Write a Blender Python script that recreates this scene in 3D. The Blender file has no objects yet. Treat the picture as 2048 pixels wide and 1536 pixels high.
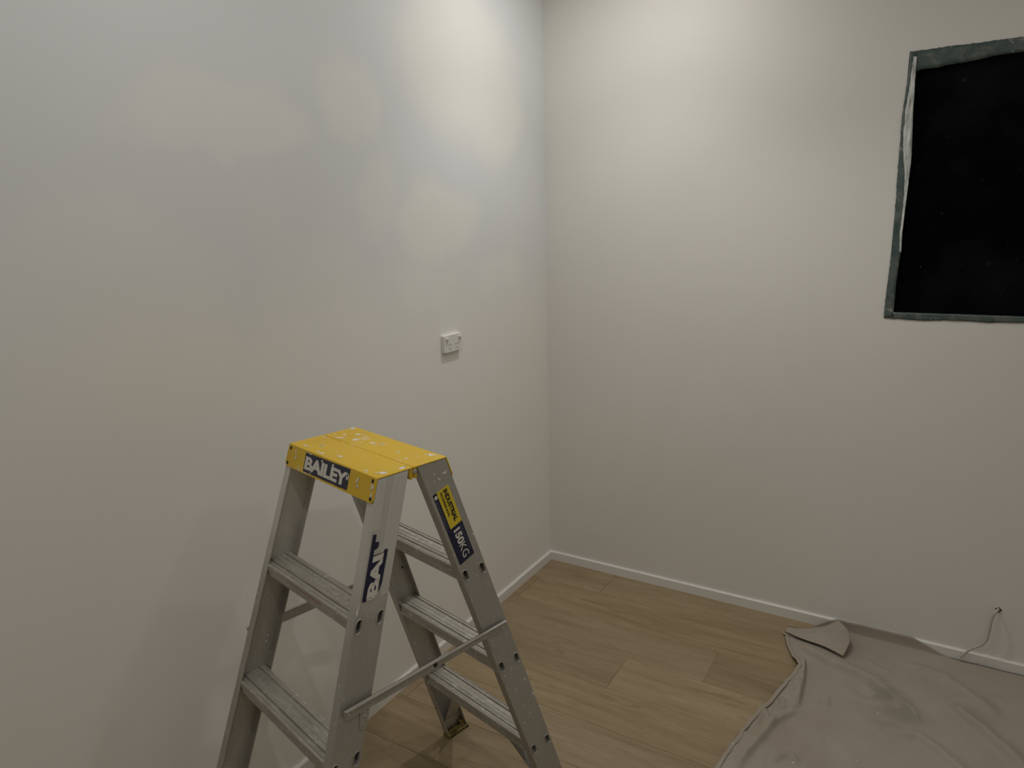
import bpy, bmesh, math, random
from mathutils import Vector, Matrix, noise
random.seed(7)
C = bpy.context.scene.collection
scene = bpy.context.scene

# ------------------------------------------------------------------ camera
CAM = Vector((1.6198, -3.0083, 1.7210))
R_ = Vector((0.8565, 0.5155, -0.0246)); U_ = Vector((-0.0920, 0.1995, 0.9756)); F_ = Vector((-0.5079, 0.8333, -0.2183))
F_.normalize(); R_ = (R_ - F_ * R_.dot(F_)).normalized(); U_ = R_.cross(F_)
cd = bpy.data.cameras.new('camera'); cam = bpy.data.objects.new('camera', cd); C.objects.link(cam)
M = Matrix((R_, U_, -F_)).transposed().to_4x4(); M.translation = CAM
cam.matrix_world = M
cd.sensor_width = 36.0; cd.lens = 1386.6 * 36.0 / 2048.0; cd.clip_start = 0.02
scene.camera = cam

# ------------------------------------------------------------------ world (night outside)
wd = bpy.data.worlds.new('night'); scene.world = wd; wd.use_nodes = True
wd.node_tree.nodes['Background'].inputs[0].default_value = (0.010, 0.012, 0.018, 1)
wd.node_tree.nodes['Background'].inputs[1].default_value = 0.05
vs = scene.view_settings
vs.view_transform = 'Standard'; vs.look = 'None'; vs.gamma = 1.0; vs.use_curve_mapping = False
vs.exposure = 0.0

# ------------------------------------------------------------------ lamps of the room (ceiling downlights and added fill lamps; bodies are built below)
CEIL = 2.90
DOWNLIGHTS_AND_FILL = [  # x, y, watts of the open diffuser, watts and width (degrees) of the focused beam, description
    (0.60, -0.62, 6.0, 9.5, 100, 'round white ceiling downlight shining into the room corner'),  # focused beam added to brighten the lower walls near the corner
    (1.26, -0.84, 0.0, 14.0, 100, 'round white ceiling downlight above the open floorboards'),
    (2.35, -0.95, 2.3, 0.0, 0, 'added round white fill lamp on the ceiling above the canvas drop cloth'),  # unseen lamp added to lift the right end of the wall
    (0.75, -2.05, 4.2, 0.0, 0, 'round white ceiling downlight above the step ladder'),
    (1.60, -2.75, 5.4, 0.0, 0, 'added round white fill lamp on the ceiling over the middle of the room'),  # unseen fill lamp added to brighten left wall and ladder front
    (2.60, -3.60, 3.0, 0.0, 0, 'added round white fill lamp on the ceiling above the far end of the floor'),  # unseen rear lamp added as soft general fill
]
LIGHT_COLOR = (1.0, 0.982, 0.940)

# ------------------------------------------------------------------ helpers
def prop(o, label=None, cat=None, group=None, kind=None):
    if label: o['label'] = label
    if cat: o['category'] = cat
    if group: o['group'] = group
    if kind: o['kind'] = kind
    return o

def empty(name, loc=(0, 0, 0), rz=0.0):
    o = bpy.data.objects.new(name, None); C.objects.link(o)
    o.location = loc; o.rotation_euler = (0, 0, rz); o.empty_display_size = 0.05
    return o

def mesh(name, verts, faces, mat, parent=None, smooth=False):
    me = bpy.data.meshes.new(name)
    me.from_pydata([tuple(v) for v in verts], [], faces)
    bm = bmesh.new(); bm.from_mesh(me); bmesh.ops.recalc_face_normals(bm, faces=bm.faces); bm.to_mesh(me); bm.free()
    if smooth:
        for p in me.polygons: p.use_smooth = True
    o = bpy.data.objects.new(name, me); C.objects.link(o)
    if mat: me.materials.append(mat)
    if parent: o.parent = parent
    return o

class MB:
    """collects shapes into one mesh"""
    def __init__(s): s.v = []; s.f = []
    def add(s, v, f):
        n = len(s.v); s.v += [tuple(p) for p in v]; s.f += [tuple(i + n for i in q) for q in f]; return s
    def box(s, a, b):
        x0, y0, z0 = a; x1, y1, z1 = b
        return s.hexa([(x0, y0, z0), (x1, y0, z0), (x1, y1, z0), (x0, y1, z0), (x0, y0, z1), (x1, y0, z1), (x1, y1, z1), (x0, y1, z1)])
    def hexa(s, p):
        return s.add(p, [(0, 3, 2, 1), (4, 5, 6, 7), (0, 1, 5, 4), (1, 2, 6, 5), (2, 3, 7, 6), (3, 0, 4, 7)])
    def loft(s, rings, cap=True, close=True):
        n = len(rings[0]); v = [p for r in rings for p in r]; f = []
        for k in range(len(rings) - 1):
            for i in range(n if close else n - 1):
                j = (i + 1) % n
                f.append((k * n + i, k * n + j, (k + 1) * n + j, (k + 1) * n + i))
        if cap:
            f.append(tuple(range(n))); f.append(tuple((len(rings) - 1) * n + i for i in range(n)))
        return s.add(v, f)
    def tube(s, pts, r, seg=10, cap=True):
        pts = [Vector(p) for p in pts]; rings = []; prev = None
        for i, p in enumerate(pts):
            t = (pts[min(i + 1, len(pts) - 1)] - pts[max(i - 1, 0)]).normalized()
            if prev is None:
                a = t.orthogonal().normalized()
            else:
                a = (prev - t * prev.dot(t)).normalized()
            prev = a; b = t.cross(a); rr = r[i] if isinstance(r, (list, tuple)) else r
            rings.append([p + (a * math.cos(2 * math.pi * k / seg) + b * math.sin(2 * math.pi * k / seg)) * rr for k in range(seg)])
        return s.loft(rings, cap)
    def disc(s, c, ax, r, h, seg=14, dome=0.0):
        """short cylinder at c along ax, with an optional domed top"""
        c = Vector(c); ax = Vector(ax).normalized(); a = ax.orthogonal().normalized(); b = ax.cross(a)
        prof = [(r, 0.0), (r, h)] + ([(r * .75, h + dome * .6), (r * .35, h + dome)] if dome else [])
        rings = [[c + ax * z + (a * math.cos(2 * math.pi * k / seg) + b * math.sin(2 * math.pi * k / seg)) * q for k in range(seg)] for q, z in prof]
        return s.loft(rings)
    def build(s, name, mat, parent=None, smooth=False, bevel=0.0, seg=2):
        o = mesh(name, s.v, s.f, mat, parent, smooth)
        if bevel:
            m = o.modifiers.new('bevel', 'BEVEL'); m.width = bevel; m.segments = seg; m.limit_method = 'ANGLE'; m.angle_limit = math.radians(35)
        return o

def srgb(r, g, b):
    f = lambda c: c / 255 / 12.92 if c / 255 <= 0.04045 else ((c / 255 + 0.055) / 1.055) ** 2.4
    return (f(r), f(g), f(b), 1.0)

# ------------------------------------------------------------------ materials
class NT:
    def __init__(s, name):
        s.m = bpy.data.materials.new(name); s.m.use_nodes = True; s.t = s.m.node_tree; s.n = s.t.nodes; s.l = s.t.links
        s.b = s.n['Principled BSDF']
    def node(s, kind, **kw):
        n = s.n.new(kind)
        for k, v in kw.items(): setattr(n, k, v)
        return n
    def link(s, a, b): s.l.new(a, b)
    def set(s, **kw):
        for k, v in kw.items():
            s.b.inputs[k.replace('_', ' ')].default_value = v
        return s
    def coord(s, scale=(1, 1, 1), loc=(0, 0, 0), src='Object'):
        tc = s.node('ShaderNodeTexCoord'); mp = s.node('ShaderNodeMapping')
        mp.inputs['Scale'].default_value = scale; mp.inputs['Location'].default_value = loc
        s.link(tc.outputs[src], mp.inputs['Vector']); return mp.outputs['Vector']
    def noise(s, vec, scale, detail=4, rough=.55, dist=0.0):
        n = s.node('ShaderNodeTexNoise'); n.inputs['Scale'].default_value = scale; n.inputs['Detail'].default_value = detail
        n.inputs['Roughness'].default_value = rough; n.inputs['Distortion'].default_value = dist
        s.link(vec, n.inputs['Vector']); return n.outputs['Fac']
    def ramp(s, fac, stops):
        r = s.node('ShaderNodeValToRGB'); cr = r.color_ramp
        while len(cr.elements) < len(stops): cr.elements.new(0.5)
        for e, (p, c) in zip(cr.elements, stops):
            e.position = p; e.color = c if isinstance(c, tuple) else (c, c, c, 1)
        s.link(fac, r.inputs['Fac']); return r.outputs['Color']
    def mix(s, fac, a, b, mode='MIX'):
        n = s.node('ShaderNodeMix', data_type='RGBA', blend_type=mode)
        for sock, v in ((n.inputs[0], fac), (n.inputs[6], a), (n.inputs[7], b)):
            if hasattr(v, 'is_linked'): s.link(v, sock)
            else: sock.default_value = v
        return n.outputs[2]
    def math(s, op, a, b=0.0, clamp=False):
        n = s.node('ShaderNodeMath', operation=op, use_clamp=clamp)
        for sock, v in ((n.inputs[0], a), (n.inputs[1], b)):
            if hasattr(v, 'is_linked'): s.link(v, sock)
            else: sock.default_value = v
        return n.outputs[0]
    def bump(s, h, strength=.2, dist=.002):
        n = s.node('ShaderNodeBump'); n.inputs['Strength'].default_value = strength; n.inputs['Distance'].default_value = dist
        s.link(h, n.inputs['Height']); s.link(n.outputs['Normal'], s.b.inputs['Normal'])
    def color(s, c): s.link(c, s.b.inputs['Base Color'])
    def rough(s, c): s.link(c, s.b.inputs['Roughness'])

def plain(name, col, rough=.5, metal=0.0, spec=.5):
    t = NT(name); t.set(Base_Color=col, Roughness=rough, Metallic=metal); t.b.inputs['Specular IOR Level'].default_value = spec
    return t.m

def wall_paint(name, base, fresh, patches=(), axis='y'):
    """undercoat with still-patchy fresh top coat: soft roller patches with a shape of their own, over a painted-in bounce-light tint"""
    t = NT(name); v = t.coord()
    n1 = t.noise(v, 1.3, 3, .5); n2 = t.noise(v, 90, 2, .5)
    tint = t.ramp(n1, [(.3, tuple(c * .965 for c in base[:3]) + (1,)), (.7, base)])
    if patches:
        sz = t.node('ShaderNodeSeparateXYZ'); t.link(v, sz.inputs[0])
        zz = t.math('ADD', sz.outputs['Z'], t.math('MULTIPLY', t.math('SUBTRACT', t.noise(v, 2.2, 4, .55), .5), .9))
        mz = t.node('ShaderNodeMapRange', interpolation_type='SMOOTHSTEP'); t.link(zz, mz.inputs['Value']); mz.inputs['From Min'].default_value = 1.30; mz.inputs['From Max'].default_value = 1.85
        tint = t.mix(mz.outputs['Result'], (.875, .858, .808, 1), tint)  # low wall warmer: floor-bounce light put into the colour, partly older paint
        # distort the wall coordinate so that patch borders are brushed, not geometric
        nn = t.node('ShaderNodeTexNoise'); nn.inputs['Scale'].default_value = 4.5; nn.inputs['Detail'].default_value = 3
        t.link(v, nn.inputs['Vector'])
        sub = t.node('ShaderNodeVectorMath', operation='SUBTRACT'); t.link(nn.outputs['Color'], sub.inputs[0]); sub.inputs[1].default_value = (.5, .5, .5)
        sc = t.node('ShaderNodeVectorMath', operation='SCALE'); t.link(sub.outputs[0], sc.inputs[0]); sc.inputs['Scale'].default_value = .22
        ad = t.node('ShaderNodeVectorMath', operation='ADD'); t.link(v, ad.inputs[0]); t.link(sc.outputs[0], ad.inputs[1])
        acc = None
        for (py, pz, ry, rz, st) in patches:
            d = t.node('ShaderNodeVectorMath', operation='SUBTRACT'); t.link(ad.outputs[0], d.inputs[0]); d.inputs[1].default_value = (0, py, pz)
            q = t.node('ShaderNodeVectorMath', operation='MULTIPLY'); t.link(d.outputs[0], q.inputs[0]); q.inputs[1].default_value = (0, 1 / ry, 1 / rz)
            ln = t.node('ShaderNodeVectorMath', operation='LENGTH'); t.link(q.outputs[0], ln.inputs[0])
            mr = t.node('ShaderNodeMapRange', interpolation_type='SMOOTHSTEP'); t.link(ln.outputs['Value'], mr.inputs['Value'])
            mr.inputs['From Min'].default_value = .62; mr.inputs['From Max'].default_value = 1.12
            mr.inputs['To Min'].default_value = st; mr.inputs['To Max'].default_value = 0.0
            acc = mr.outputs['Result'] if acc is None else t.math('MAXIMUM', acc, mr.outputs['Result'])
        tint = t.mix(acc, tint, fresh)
    t.color(tint); t.set(Roughness=.62); t.b.inputs['Specular IOR Level'].default_value = .3
    t.bump(n2, .06, .001)
    return t.m

PAINT = (.785, .766, .722, 1)
PATCHES = [(-.66, 2.34, .42, .30, .8), (-.42, 2.20, .22, .24, .8), (-1.27, 2.14, .16, .14, .55), (-.84, 1.75, .27, .15, .75),
           (-.45, 1.53, .20, .09, .5), (-1.75, 2.02, .30, .12, .45), (-1.18, 1.82, .12, .18, .35), (-.95, 1.52, .20, .10, .45), (-2.1, 1.55, .35, .3, .3)]
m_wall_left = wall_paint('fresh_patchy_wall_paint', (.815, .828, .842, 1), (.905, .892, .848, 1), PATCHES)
m_wall = wall_paint('off_white_wall_paint', PAINT, PAINT)
m_ceiling = plain('white_ceiling_paint', (.80, .79, .77, 1), .8)
m_skirt = plain('white_gloss_skirting', (.80, .785, .75, 1), .35)

def aluminium(name='worn_aluminium', pale_top=False):
    t = NT(name); v = t.coord((9, 9, .7)); v2 = t.coord()
    streak = t.noise(v, 14, 4, .6); blot = t.noise(v2, 16, 4, .6)
    c = t.ramp(streak, [(.25, (.425, .408, .370, 1)), (.5, (.455, .440, .400, 1)), (.8, (.490, .475, .435, 1))])
    c = t.mix(t.ramp(blot, [(.45, 0), (.80, .30)]), c, (.36, .315, .25, 1))
    scr = t.noise(t.coord((60, 60, 1.2)), 6, 3, .6)
    c = t.mix(t.ramp(scr, [(.66, 0), (.72, .35)]), c, (.62, .60, .55, 1))
    if pale_top:
        sx = t.node('ShaderNodeSeparateXYZ'); t.link(v2, sx.inputs[0]); mr = t.node('ShaderNodeMapRange', interpolation_type='SMOOTHSTEP')
        t.link(t.math('ADD', sx.outputs['Z'], t.math('MULTIPLY', blot, .25)), mr.inputs['Value']); mr.inputs['From Min'].default_value = .92; mr.inputs['From Max'].default_value = 1.16
        c = t.mix(mr.outputs['Result'], c, (.66, .645, .60, 1))  # paler metal towards the top
    sp = t.noise(v2, 95, 3, .62); spm = t.noise(v2, 9, 2, .5)
    mask = t.math('MULTIPLY', t.ramp(sp, [(.645, 0), (.68, 1)]), t.ramp(spm, [(.42, 0), (.55, 1)]))
    c = t.mix(mask, c, (.74, .72, .66, 1))
    t.color(c); t.set(Metallic=.45, Roughness=.5)
    t.rough(t.ramp(streak, [(.2, .44), (.8, .54)]))
    return t.m
m_alu = aluminium()
m_alu_front = aluminium('worn_front_aluminium', True)
m_rib = plain('polished_rib_aluminium', (.80, .785, .74, 1), .45, .4)
m_groove = plain('dirty_groove_aluminium', (.30, .285, .25, 1), .6, .3)

def tread_alu():
    t = NT('scuffed_tread_aluminium'); v = t.coord((1.2, 14, 14)); v2 = t.coord()
    st = t.noise(v, 9, 4, .6); sc = t.noise(v2, 60, 4, .7)
    c = t.ramp(st, [(.25, (.36, .34, .29, 1)), (.55, (.47, .45, .40, 1)), (.8, (.60, .58, .53, 1))])
    c = t.mix(t.ramp(sc, [(.56, 0), (.68, .7)]), c, (.74, .72, .67, 1))
    t.color(c); t.set(Metallic=.4, Roughness=.55); t.bump(sc, .15, .0008)
    return t.m
m_tread = tread_alu()

def yellow():
    t = NT('chipped_yellow_enamel'); v = t.coord(); vs_ = t.coord((1.0, 1.7, 2.2))
    n = t.noise(v, 7, 3, .5)
    c = t.ramp(n, [(.3, (.72, .455, .016, 1)), (.7, (.80, .520, .026, 1))])
    s1 = t.noise(vs_, 26, 5, .62, .6); s1m = t.noise(v, 6, 2, .5)
    m1 = t.math('MULTIPLY', t.ramp(s1, [(.585, 0), (.64, .85)]), t.ramp(s1m, [(.46, 0), (.58, 1)]))
    c = t.mix(m1, c, (.80, .66, .46, 1))
    s2 = t.noise(v, 70, 3, .65)
    c = t.mix(t.math('MULTIPLY', t.ramp(s2, [(.66, 0), (.70, 1)]), t.ramp(s1m, [(.40, 0), (.55, 1)])), c, (.86, .82, .72, 1))
    t.color(c); t.set(Roughness=.45)
    t.rough(t.mix(m1, (.42, .42, .42, 1), (.75, .75, .75, 1))); t.bump(m1, .25, .0008)
    return t.m
m_yellow = yellow()
m_navy = plain('navy_label_print', srgb(30, 32, 62), .4)
m_white_print = plain('white_label_print', srgb(222, 218, 208), .5)
m_faint_print = plain('faint_label_print', srgb(120, 124, 140), .5)
m_yellow_label = plain('yellow_label_print', (.78, .60, .035, 1), .4)
m_black_print = plain('black_label_print', srgb(28, 22, 18), .5)
m_red_print = plain('red_label_print', srgb(176, 96, 86), .5)
m_rivet_dark = plain('dark_rivet_metal', (.07, .065, .06, 1), .4, .8)
m_bolt = plain('zinc_bolt_metal', (.62, .61, .60, 1), .3, .9)
m_rubber = plain('dark_rubber', (.035, .032, .028, 1), .8)

def foot_mat():
    t = NT('worn_yellow_rubber'); n = t.noise(t.coord(), 45, 4, .65)
    t.color(t.ramp(n, [(.38, (.07, .055, .03, 1)), (.5, (.22, .175, .05, 1)), (.75, (.32, .26, .08, 1))])); t.set(Roughness=.8)
    return t.m
m_foot = foot_mat()

def plank_mat():
    t = NT('pale_oak_floorboard')
    oi = t.node('ShaderNodeObjectInfo'); tc = t.node('ShaderNodeTexCoord')
    off = t.node('ShaderNodeVectorMath', operation='SCALE'); off.inputs[0].default_value = (37, 19, 11); t.link(oi.outputs['Random'], off.inputs['Scale'])
    ad = t.node('ShaderNodeVectorMath', operation='ADD'); t.link(tc.outputs['Object'], ad.inputs[0]); t.link(off.outputs[0], ad.inputs[1])
    def mp(sc):
        m = t.node('ShaderNodeMapping'); m.inputs['Scale'].default_value = sc; t.link(ad.outputs[0], m.inputs['Vector']); return m.outputs['Vector']
    broad = t.noise(mp((1.1, 10, 1)), 1.6, 4, .55, .8); fine = t.noise(mp((2.5, 45, 1)), 6, 4, .6, .3); fig = t.noise(mp((1.6, 9, 1)), 3.0, 5, .65, 1.6)
    c = t.ramp(broad, [(.28, (.275, .203, .116, 1)), (.5, (.350, .268, .162, 1)), (.75, (.400, .315, .202, 1))])
    c = t.mix(t.ramp(fine, [(.35, .32), (.65, 0)]), c, (.205, .140, .078, 1))
    c = t.mix(t.ramp(fig, [(.56, 0), (.68, .42)]), c, (.185, .130, .070, 1))
    c = t.mix(1.0, c, oi.outputs['Color'], 'MULTIPLY')
    t.color(c); t.set(Roughness=.5); t.b.inputs['Specular IOR Level'].default_value = .35
    t.bump(fine, .12, .0006)
    return t.m
m_plank = plank_mat()
m_subfloor = plain('pale_board_joint', (.52, .43, .31, 1), .8)

def cloth_mat():
    t = NT('stained_canvas'); v = t.coord()
    w = t.noise(t.coord((1, 1, 1)), 900, 2, .5); n = t.noise(v, 3.2, 4, .6); st = t.noise(v, 9, 5, .65, .8)
    c = t.ramp(n, [(.3, (.350, .303, .246, 1)), (.7, (.400, .358, .298, 1))])
    # old damp-paint marks around two places on the sheet
    acc = None
    for (px, py, rx, ry, k) in ((1.585, -.40, .10, .05, .9), (1.665, -.475, .09, .055, .9), (1.62, -.56, .05, .05, .5), (1.47, -.11, .10, .04, .35), (1.9, -.25, .2, .1, .3)):
        d = t.node('ShaderNodeVectorMath', operation='SUBTRACT'); t.link(v, d.inputs[0]); d.inputs[1].default_value = (px, py, 0)
        q = t.node('ShaderNodeVectorMath', operation='MULTIPLY'); t.link(d.outputs[0], q.inputs[0]); q.inputs[1].default_value = (1 / rx, 1 / ry, 0)
        ln = t.node('ShaderNodeVectorMath', operation='LENGTH'); t.link(q.outputs[0], ln.inputs[0])
        mr = t.node('ShaderNodeMapRange'); t.link(ln.outputs['Value'], mr.inputs['Value'])
        mr.inputs['From Min'].default_value = .3; mr.inputs['From Max'].default_value = 1.3; mr.inputs['To Min'].default_value = k; mr.inputs['To Max'].default_value = 0
        acc = mr.outputs['Result'] if acc is None else t.math('MAXIMUM', acc, mr.outputs['Result'])
    mk = t.math('MULTIPLY', acc, t.ramp(st, [(.46, 0), (.52, 1)]))
    c = t.mix(t.math('MULTIPLY', mk, .55), c, (.21, .195, .165, 1))
    sp = t.noise(v, 42, 2, .5)
    c = t.mix(t.ramp(sp, [(.765, 0), (.785, .8)]), c, (.66, .64, .58, 1))
    t.color(c); t.set(Roughness=.95); t.b.inputs['Specular IOR Level'].default_value = .15
    t.bump(t.math('ADD', t.math('MULTIPLY', w, .3), t.noise(v, 28, 4, .6)), .22, .004)
    return t.m
m_cloth = cloth_mat()

def tape_mat():
    t = NT('teal_masking_film'); v = t.coord((2.2, 1, 2.2)); n = t.noise(v, 9, 4, .6, .8); s = t.noise(t.coord((.8, 1, .8)), 34, 4, .7, .6)
    c = t.ramp(n, [(.3, (.034, .064, .060, 1)), (.52, (.078, .105, .098, 1)), (.72, (.160, .156, .135, 1))])
    c = t.mix(t.ramp(s, [(.60, 0), (.68, .6)]), c, (.36, .38, .35, 1))
    t.color(c); t.set(Roughness=.5); t.bump(n, .5, .004); return t.m
m_tape = tape_mat()

def film_mat():
    t = NT('crinkled_silvery_film'); s = t.noise(t.coord((5, 1, .6)), 22, 4, .7)
    t.color(t.ramp(s, [(.3, (.16, .18, .17, 1)), (.45, (.50, .52, .50, 1)), (.66, (.82, .83, .80, 1))])); t.set(Roughness=.4)
    t.bump(s, .5, .004); return t.m
m_film = film_mat()

def pane_mat():
    t = NT('black_night_glass'); v = t.coord((1, 1, 1))
    vo = t.node('ShaderNodeTexVoronoi', feature='F1'); vo.inputs['Scale'].default_value = 11; t.link(v, vo.inputs['Vector'])
    dots = t.ramp(vo.outputs['Distance'], [(.05, 1), (.13, 0)])
    pick = t.ramp(t.noise(v, 5, 2, .5), [(.5, 0), (.62, 1)])
    fine = t.noise(v, 120, 2, .5)
    c = t.mix(t.math('MULTIPLY', dots, t.math('MULTIPLY', pick, .5)), (.0010, .0014, .0030, 1), (.070, .072, .070, 1))
    c = t.mix(t.ramp(fine, [(.73, 0), (.77, .8)]), c, (.10, .10, .10, 1))
    haze = t.noise(v, 2.5, 3, .6); c = t.mix(t.ramp(haze, [(.48, 0), (.8, .5)]), c, (.020, .021, .023, 1))
    t.color(c); t.set(Roughness=.5); t.b.inputs['Specular IOR Level'].default_value = .03
    return t.m
m_pane = pane_mat()
m_frame = plain('dark_window_frame', (.030, .040, .038, 1), .5)
m_white_plastic = plain('white_socket_plastic', (.80, .79, .74, 1), .35)
m_slot = plain('socket_pin_slot', (.012, .011, .010, 1), .9)
m_cable = plain('white_cable_sheath', (.52, .47, .40, 1), .55)
m_cavity = plain('plaster_hole_edge', (.10, .085, .065, 1), .95)
m_lamp_trim = plain('white_downlight_trim', (.85, .85, .84, 1), .4)
t_ = NT('lit_downlight_lens'); t_.b.inputs['Emission Color'].default_value = LIGHT_COLOR + (1,); t_.b.inputs['Emission Strength'].default_value = 6.0
m_lens = t_.m

# ------------------------------------------------------------------ the room
RX, RY = 3.45, -4.7
def struct(o, label, cat): return prop(o, label, cat, kind='structure')

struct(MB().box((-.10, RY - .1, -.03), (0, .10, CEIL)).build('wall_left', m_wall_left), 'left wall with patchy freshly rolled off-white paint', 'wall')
struct(MB().box((RX, RY - .1, -.03), (RX + .1, .10, CEIL)).build('wall_right', m_wall), 'plain off-white wall opposite the power socket', 'wall')
struct(MB().box((0, RY - .1, -.03), (RX, RY, CEIL)).build('wall_front', m_wall), 'plain off-white wall opposite the taped window', 'wall')
struct(MB().box((-.1, RY - .1, CEIL), (RX + .1, .10, CEIL + .05)).build('ceiling', m_ceiling), 'flat white ceiling with round downlights', 'ceiling')

# back wall: window opening and the small hole the cable leaves by
WX0, WX1, WZ0, WZ1 = 1.471, 2.62, 1.355, 2.297
HOLE = (1.948, .246, .0115)
def back_wall():
    bm = bmesh.new()
    def loop(pts):
        vs = [bm.verts.new((x, 0, z)) for x, z in pts]
        for i in range(len(vs)): bm.edges.new((vs[i], vs[(i + 1) % len(vs)]))
    loop([(0, -.03), (RX, -.03), (RX, CEIL), (0, CEIL)])
    loop([(WX0, WZ0), (WX1, WZ0), (WX1, WZ1), (WX0, WZ1)])
    loop([(HOLE[0] + HOLE[2] * (1 + .18 * math.sin(k * 2.3)) * math.cos(k * math.pi / 7), HOLE[1] + HOLE[2] * (1 + .18 * math.cos(k * 1.7)) * math.sin(k * math.pi / 7)) for k in range(14)])
    bmesh.ops.triangle_fill(bm, use_beauty=True, edges=bm.edges[:])
    r = bmesh.ops.extrude_face_region(bm, geom=bm.faces[:])
    for e in r['geom']:
        if isinstance(e, bmesh.types.BMVert): e.co.y = .10
    bmesh.ops.recalc_face_normals(bm, faces=bm.faces)
    me = bpy.data.meshes.new('wall_back'); bm.to_mesh(me); bm.free(); me.materials.append(m_wall)
    o = bpy.data.objects.new('wall_back', me); C.objects.link(o); return o
wb = struct(back_wall(), 'off-white end wall with taped window and cable hole', 'wall')
# dark cavity lining behind the cable hole
cav = MB().loft([[(HOLE[0] + .0145 * math.cos(k * math.pi / 7), y, HOLE[1] + .0145 * math.sin(k * math.pi / 7)) for k in range(14)] for y in (.004, .095)], cap=False)
cav.build('hole_lining', m_cavity, wb)

# floor: thin base and real boards 210 mm wide running along the end wall
fl = struct(MB().box((0, RY, -.03), (RX, 0, -.0026)).build('floor', m_subfloor), 'pale oak board floor laid along the end wall', 'floor')
ROW_W = .2095; row_joints = [.377, .048, 1.0, .688, 1.52, .049, .331, 1.15, .62, 1.83, .26, 1.37, .9, 1.7, .45, 1.22, .1, .8, 1.5, .3, 1.0, .6, 1.4]
LEN = 1.86; tints = [1.02, .95, 1.0, 1.08, .97, 1.04, .92, 1.03]
k = 0
for i in range(23):
    y1 = -.004 - i * ROW_W; y0 = max(y1 - ROW_W + .0008, RY + .002)
    x = row_joints[i] - 2 * LEN
    while x < RX:
        a, b = max(x + .0006, .004), min(x + LEN - .0006, RX - .004)
        if b - a > .05 or (b - a > .02 and a < .1):
            o = MB().box((a, y0, -.0025), (b, y1, 0)).build('floorboard', m_plank, fl, bevel=.0009, seg=1)
            tt = tints[(k * 5 + i * 3) % 8] * random.uniform(.97, 1.03); o.color = (tt, tt * random.uniform(.985, 1.01), tt * random.uniform(.95, 1.02), 1); k += 1
        x += LEN

# skirting boards
BH, BT = .047, .012
def skirt(name, ring_fn, a, b, label):
    prof = [(0, 0), (BT, 0), (BT, BH - .004), (BT - .004, BH), (0, BH)]
    struct(MB().loft([[ring_fn(t, d, z) for d, z in prof] for t in (a, b)]).build(name, m_skirt), label, 'skirting board')
skirt('baseboard_left', lambda t, d, z: (d, t, z + .0002), -.0125, RY + .001, 'low white skirting board along the patchy wall behind the ladder')
skirt('baseboard_back', lambda t, d, z: (t, -d, z + .0002), 0.0, RX - .001, 'low white skirting board along the wall under the window')

# ------------------------------------------------------------------ taped window
win = empty('window_1', (WX0, 0, WZ0)); struct(win, 'black night window with dark frame edged in torn teal masking tape', 'window')
def inw(o):
    o.parent = win; o.matrix_parent_inverse = Matrix.Translation((-WX0, 0, -WZ0)); return o
fw = .045
fr = MB()
fr.box((WX0 + .0005, .006, WZ0 + .0005), (WX0 + fw * .6, .06, WZ1 - .0005)); fr.box((WX1 - fw, .006, WZ0 + .0005), (WX1 - .0005, .06, WZ1 - .0005))
fr.box((WX0 + fw * .6, .006, WZ1 - fw), (WX1 - fw, .06, WZ1 - .0005)); fr.box((WX0 + fw * .6, .006, WZ0 + .0005), (WX1 - fw, .06, WZ0 + .020))
inw(fr.build('window_frame', m_frame))
inw(MB().box((WX0 + fw * .6, .018, WZ0 + .020), (WX1 - fw, .024, WZ1 - fw)).build('window_pane', m_pane))

def strip(name, edge_a, edge_b, y, mat, n=70, jag=.0012, wav=.0015, seed=0, across=4):
    """thin ragged strip between two polylines given in wall (x,z)"""
    def samp(pl, t):
        L = [0]
        for p, q in zip(pl, pl[1:]): L.append(L[-1] + math.dist(p, q))
        d = t * L[-1]
        for i in range(len(pl) - 1):
            if d <= L[i + 1] or i == len(pl) - 2:
                f = (d - L[i]) / max(1e-9, L[i + 1] - L[i]); return (pl[i][0] + f * (pl[i + 1][0] - pl[i][0]), pl[i][1] + f * (pl[i + 1][1] - pl[i][1]))
    v = []; f = []
    rg = random.Random(seed)
    for i in range(n + 1):
        t = i / n; a = samp(edge_a, t); b = samp(edge_b, t)
        ja = rg.uniform(-jag, jag) + .001 * noise.noise((t * 14, seed, 0)); jb = rg.uniform(-jag, jag) * .6
        for k in range(across + 1):
            s = k / across; x = a[0] + (b[0] - a[0]) * s; z = a[1] + (b[1] - a[1]) * s
            dx, dz = b[0] - a[0], b[1] - a[1]; ln = math.hypot(dx, dz) or 1
            sh = ja * (1 - s) + jb * s
            yy = y - abs(wav * noise.noise((t * 22 + seed * 3, s * 2.2, seed * 1.7)))
            v.append((x + dx / ln * sh, yy, z + dz / ln * sh))
    m = across + 1
    for i in range(n):
        for k in range(across): f.append((i * m + k, i * m + k + 1, (i + 1) * m + k + 1, (i + 1) * m + k))
    o = inw(mesh(name, v, f, mat, smooth=True))
    md = o.modifiers.new('thick', 'SOLIDIFY'); md.thickness = .0006; md.offset = 0
    return o
top_in = [(1.4962, 2.2308), (1.5219, 2.2349), (1.5701, 2.2342), (1.5816, 2.2385), (1.6139, 2.2391), (1.6699, 2.2428), (1.7426, 2.2526), (1.8047, 2.2523), (1.95, 2.250), (2.2, 2.255), (2.6, 2.25)]
strip('masking_tape', [(1.472, 2.2985), (2.62, 2.2985)], [(1.4735, 2.231)] + top_in, -.0022, m_tape, 130, .0012, .002, 1)
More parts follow.
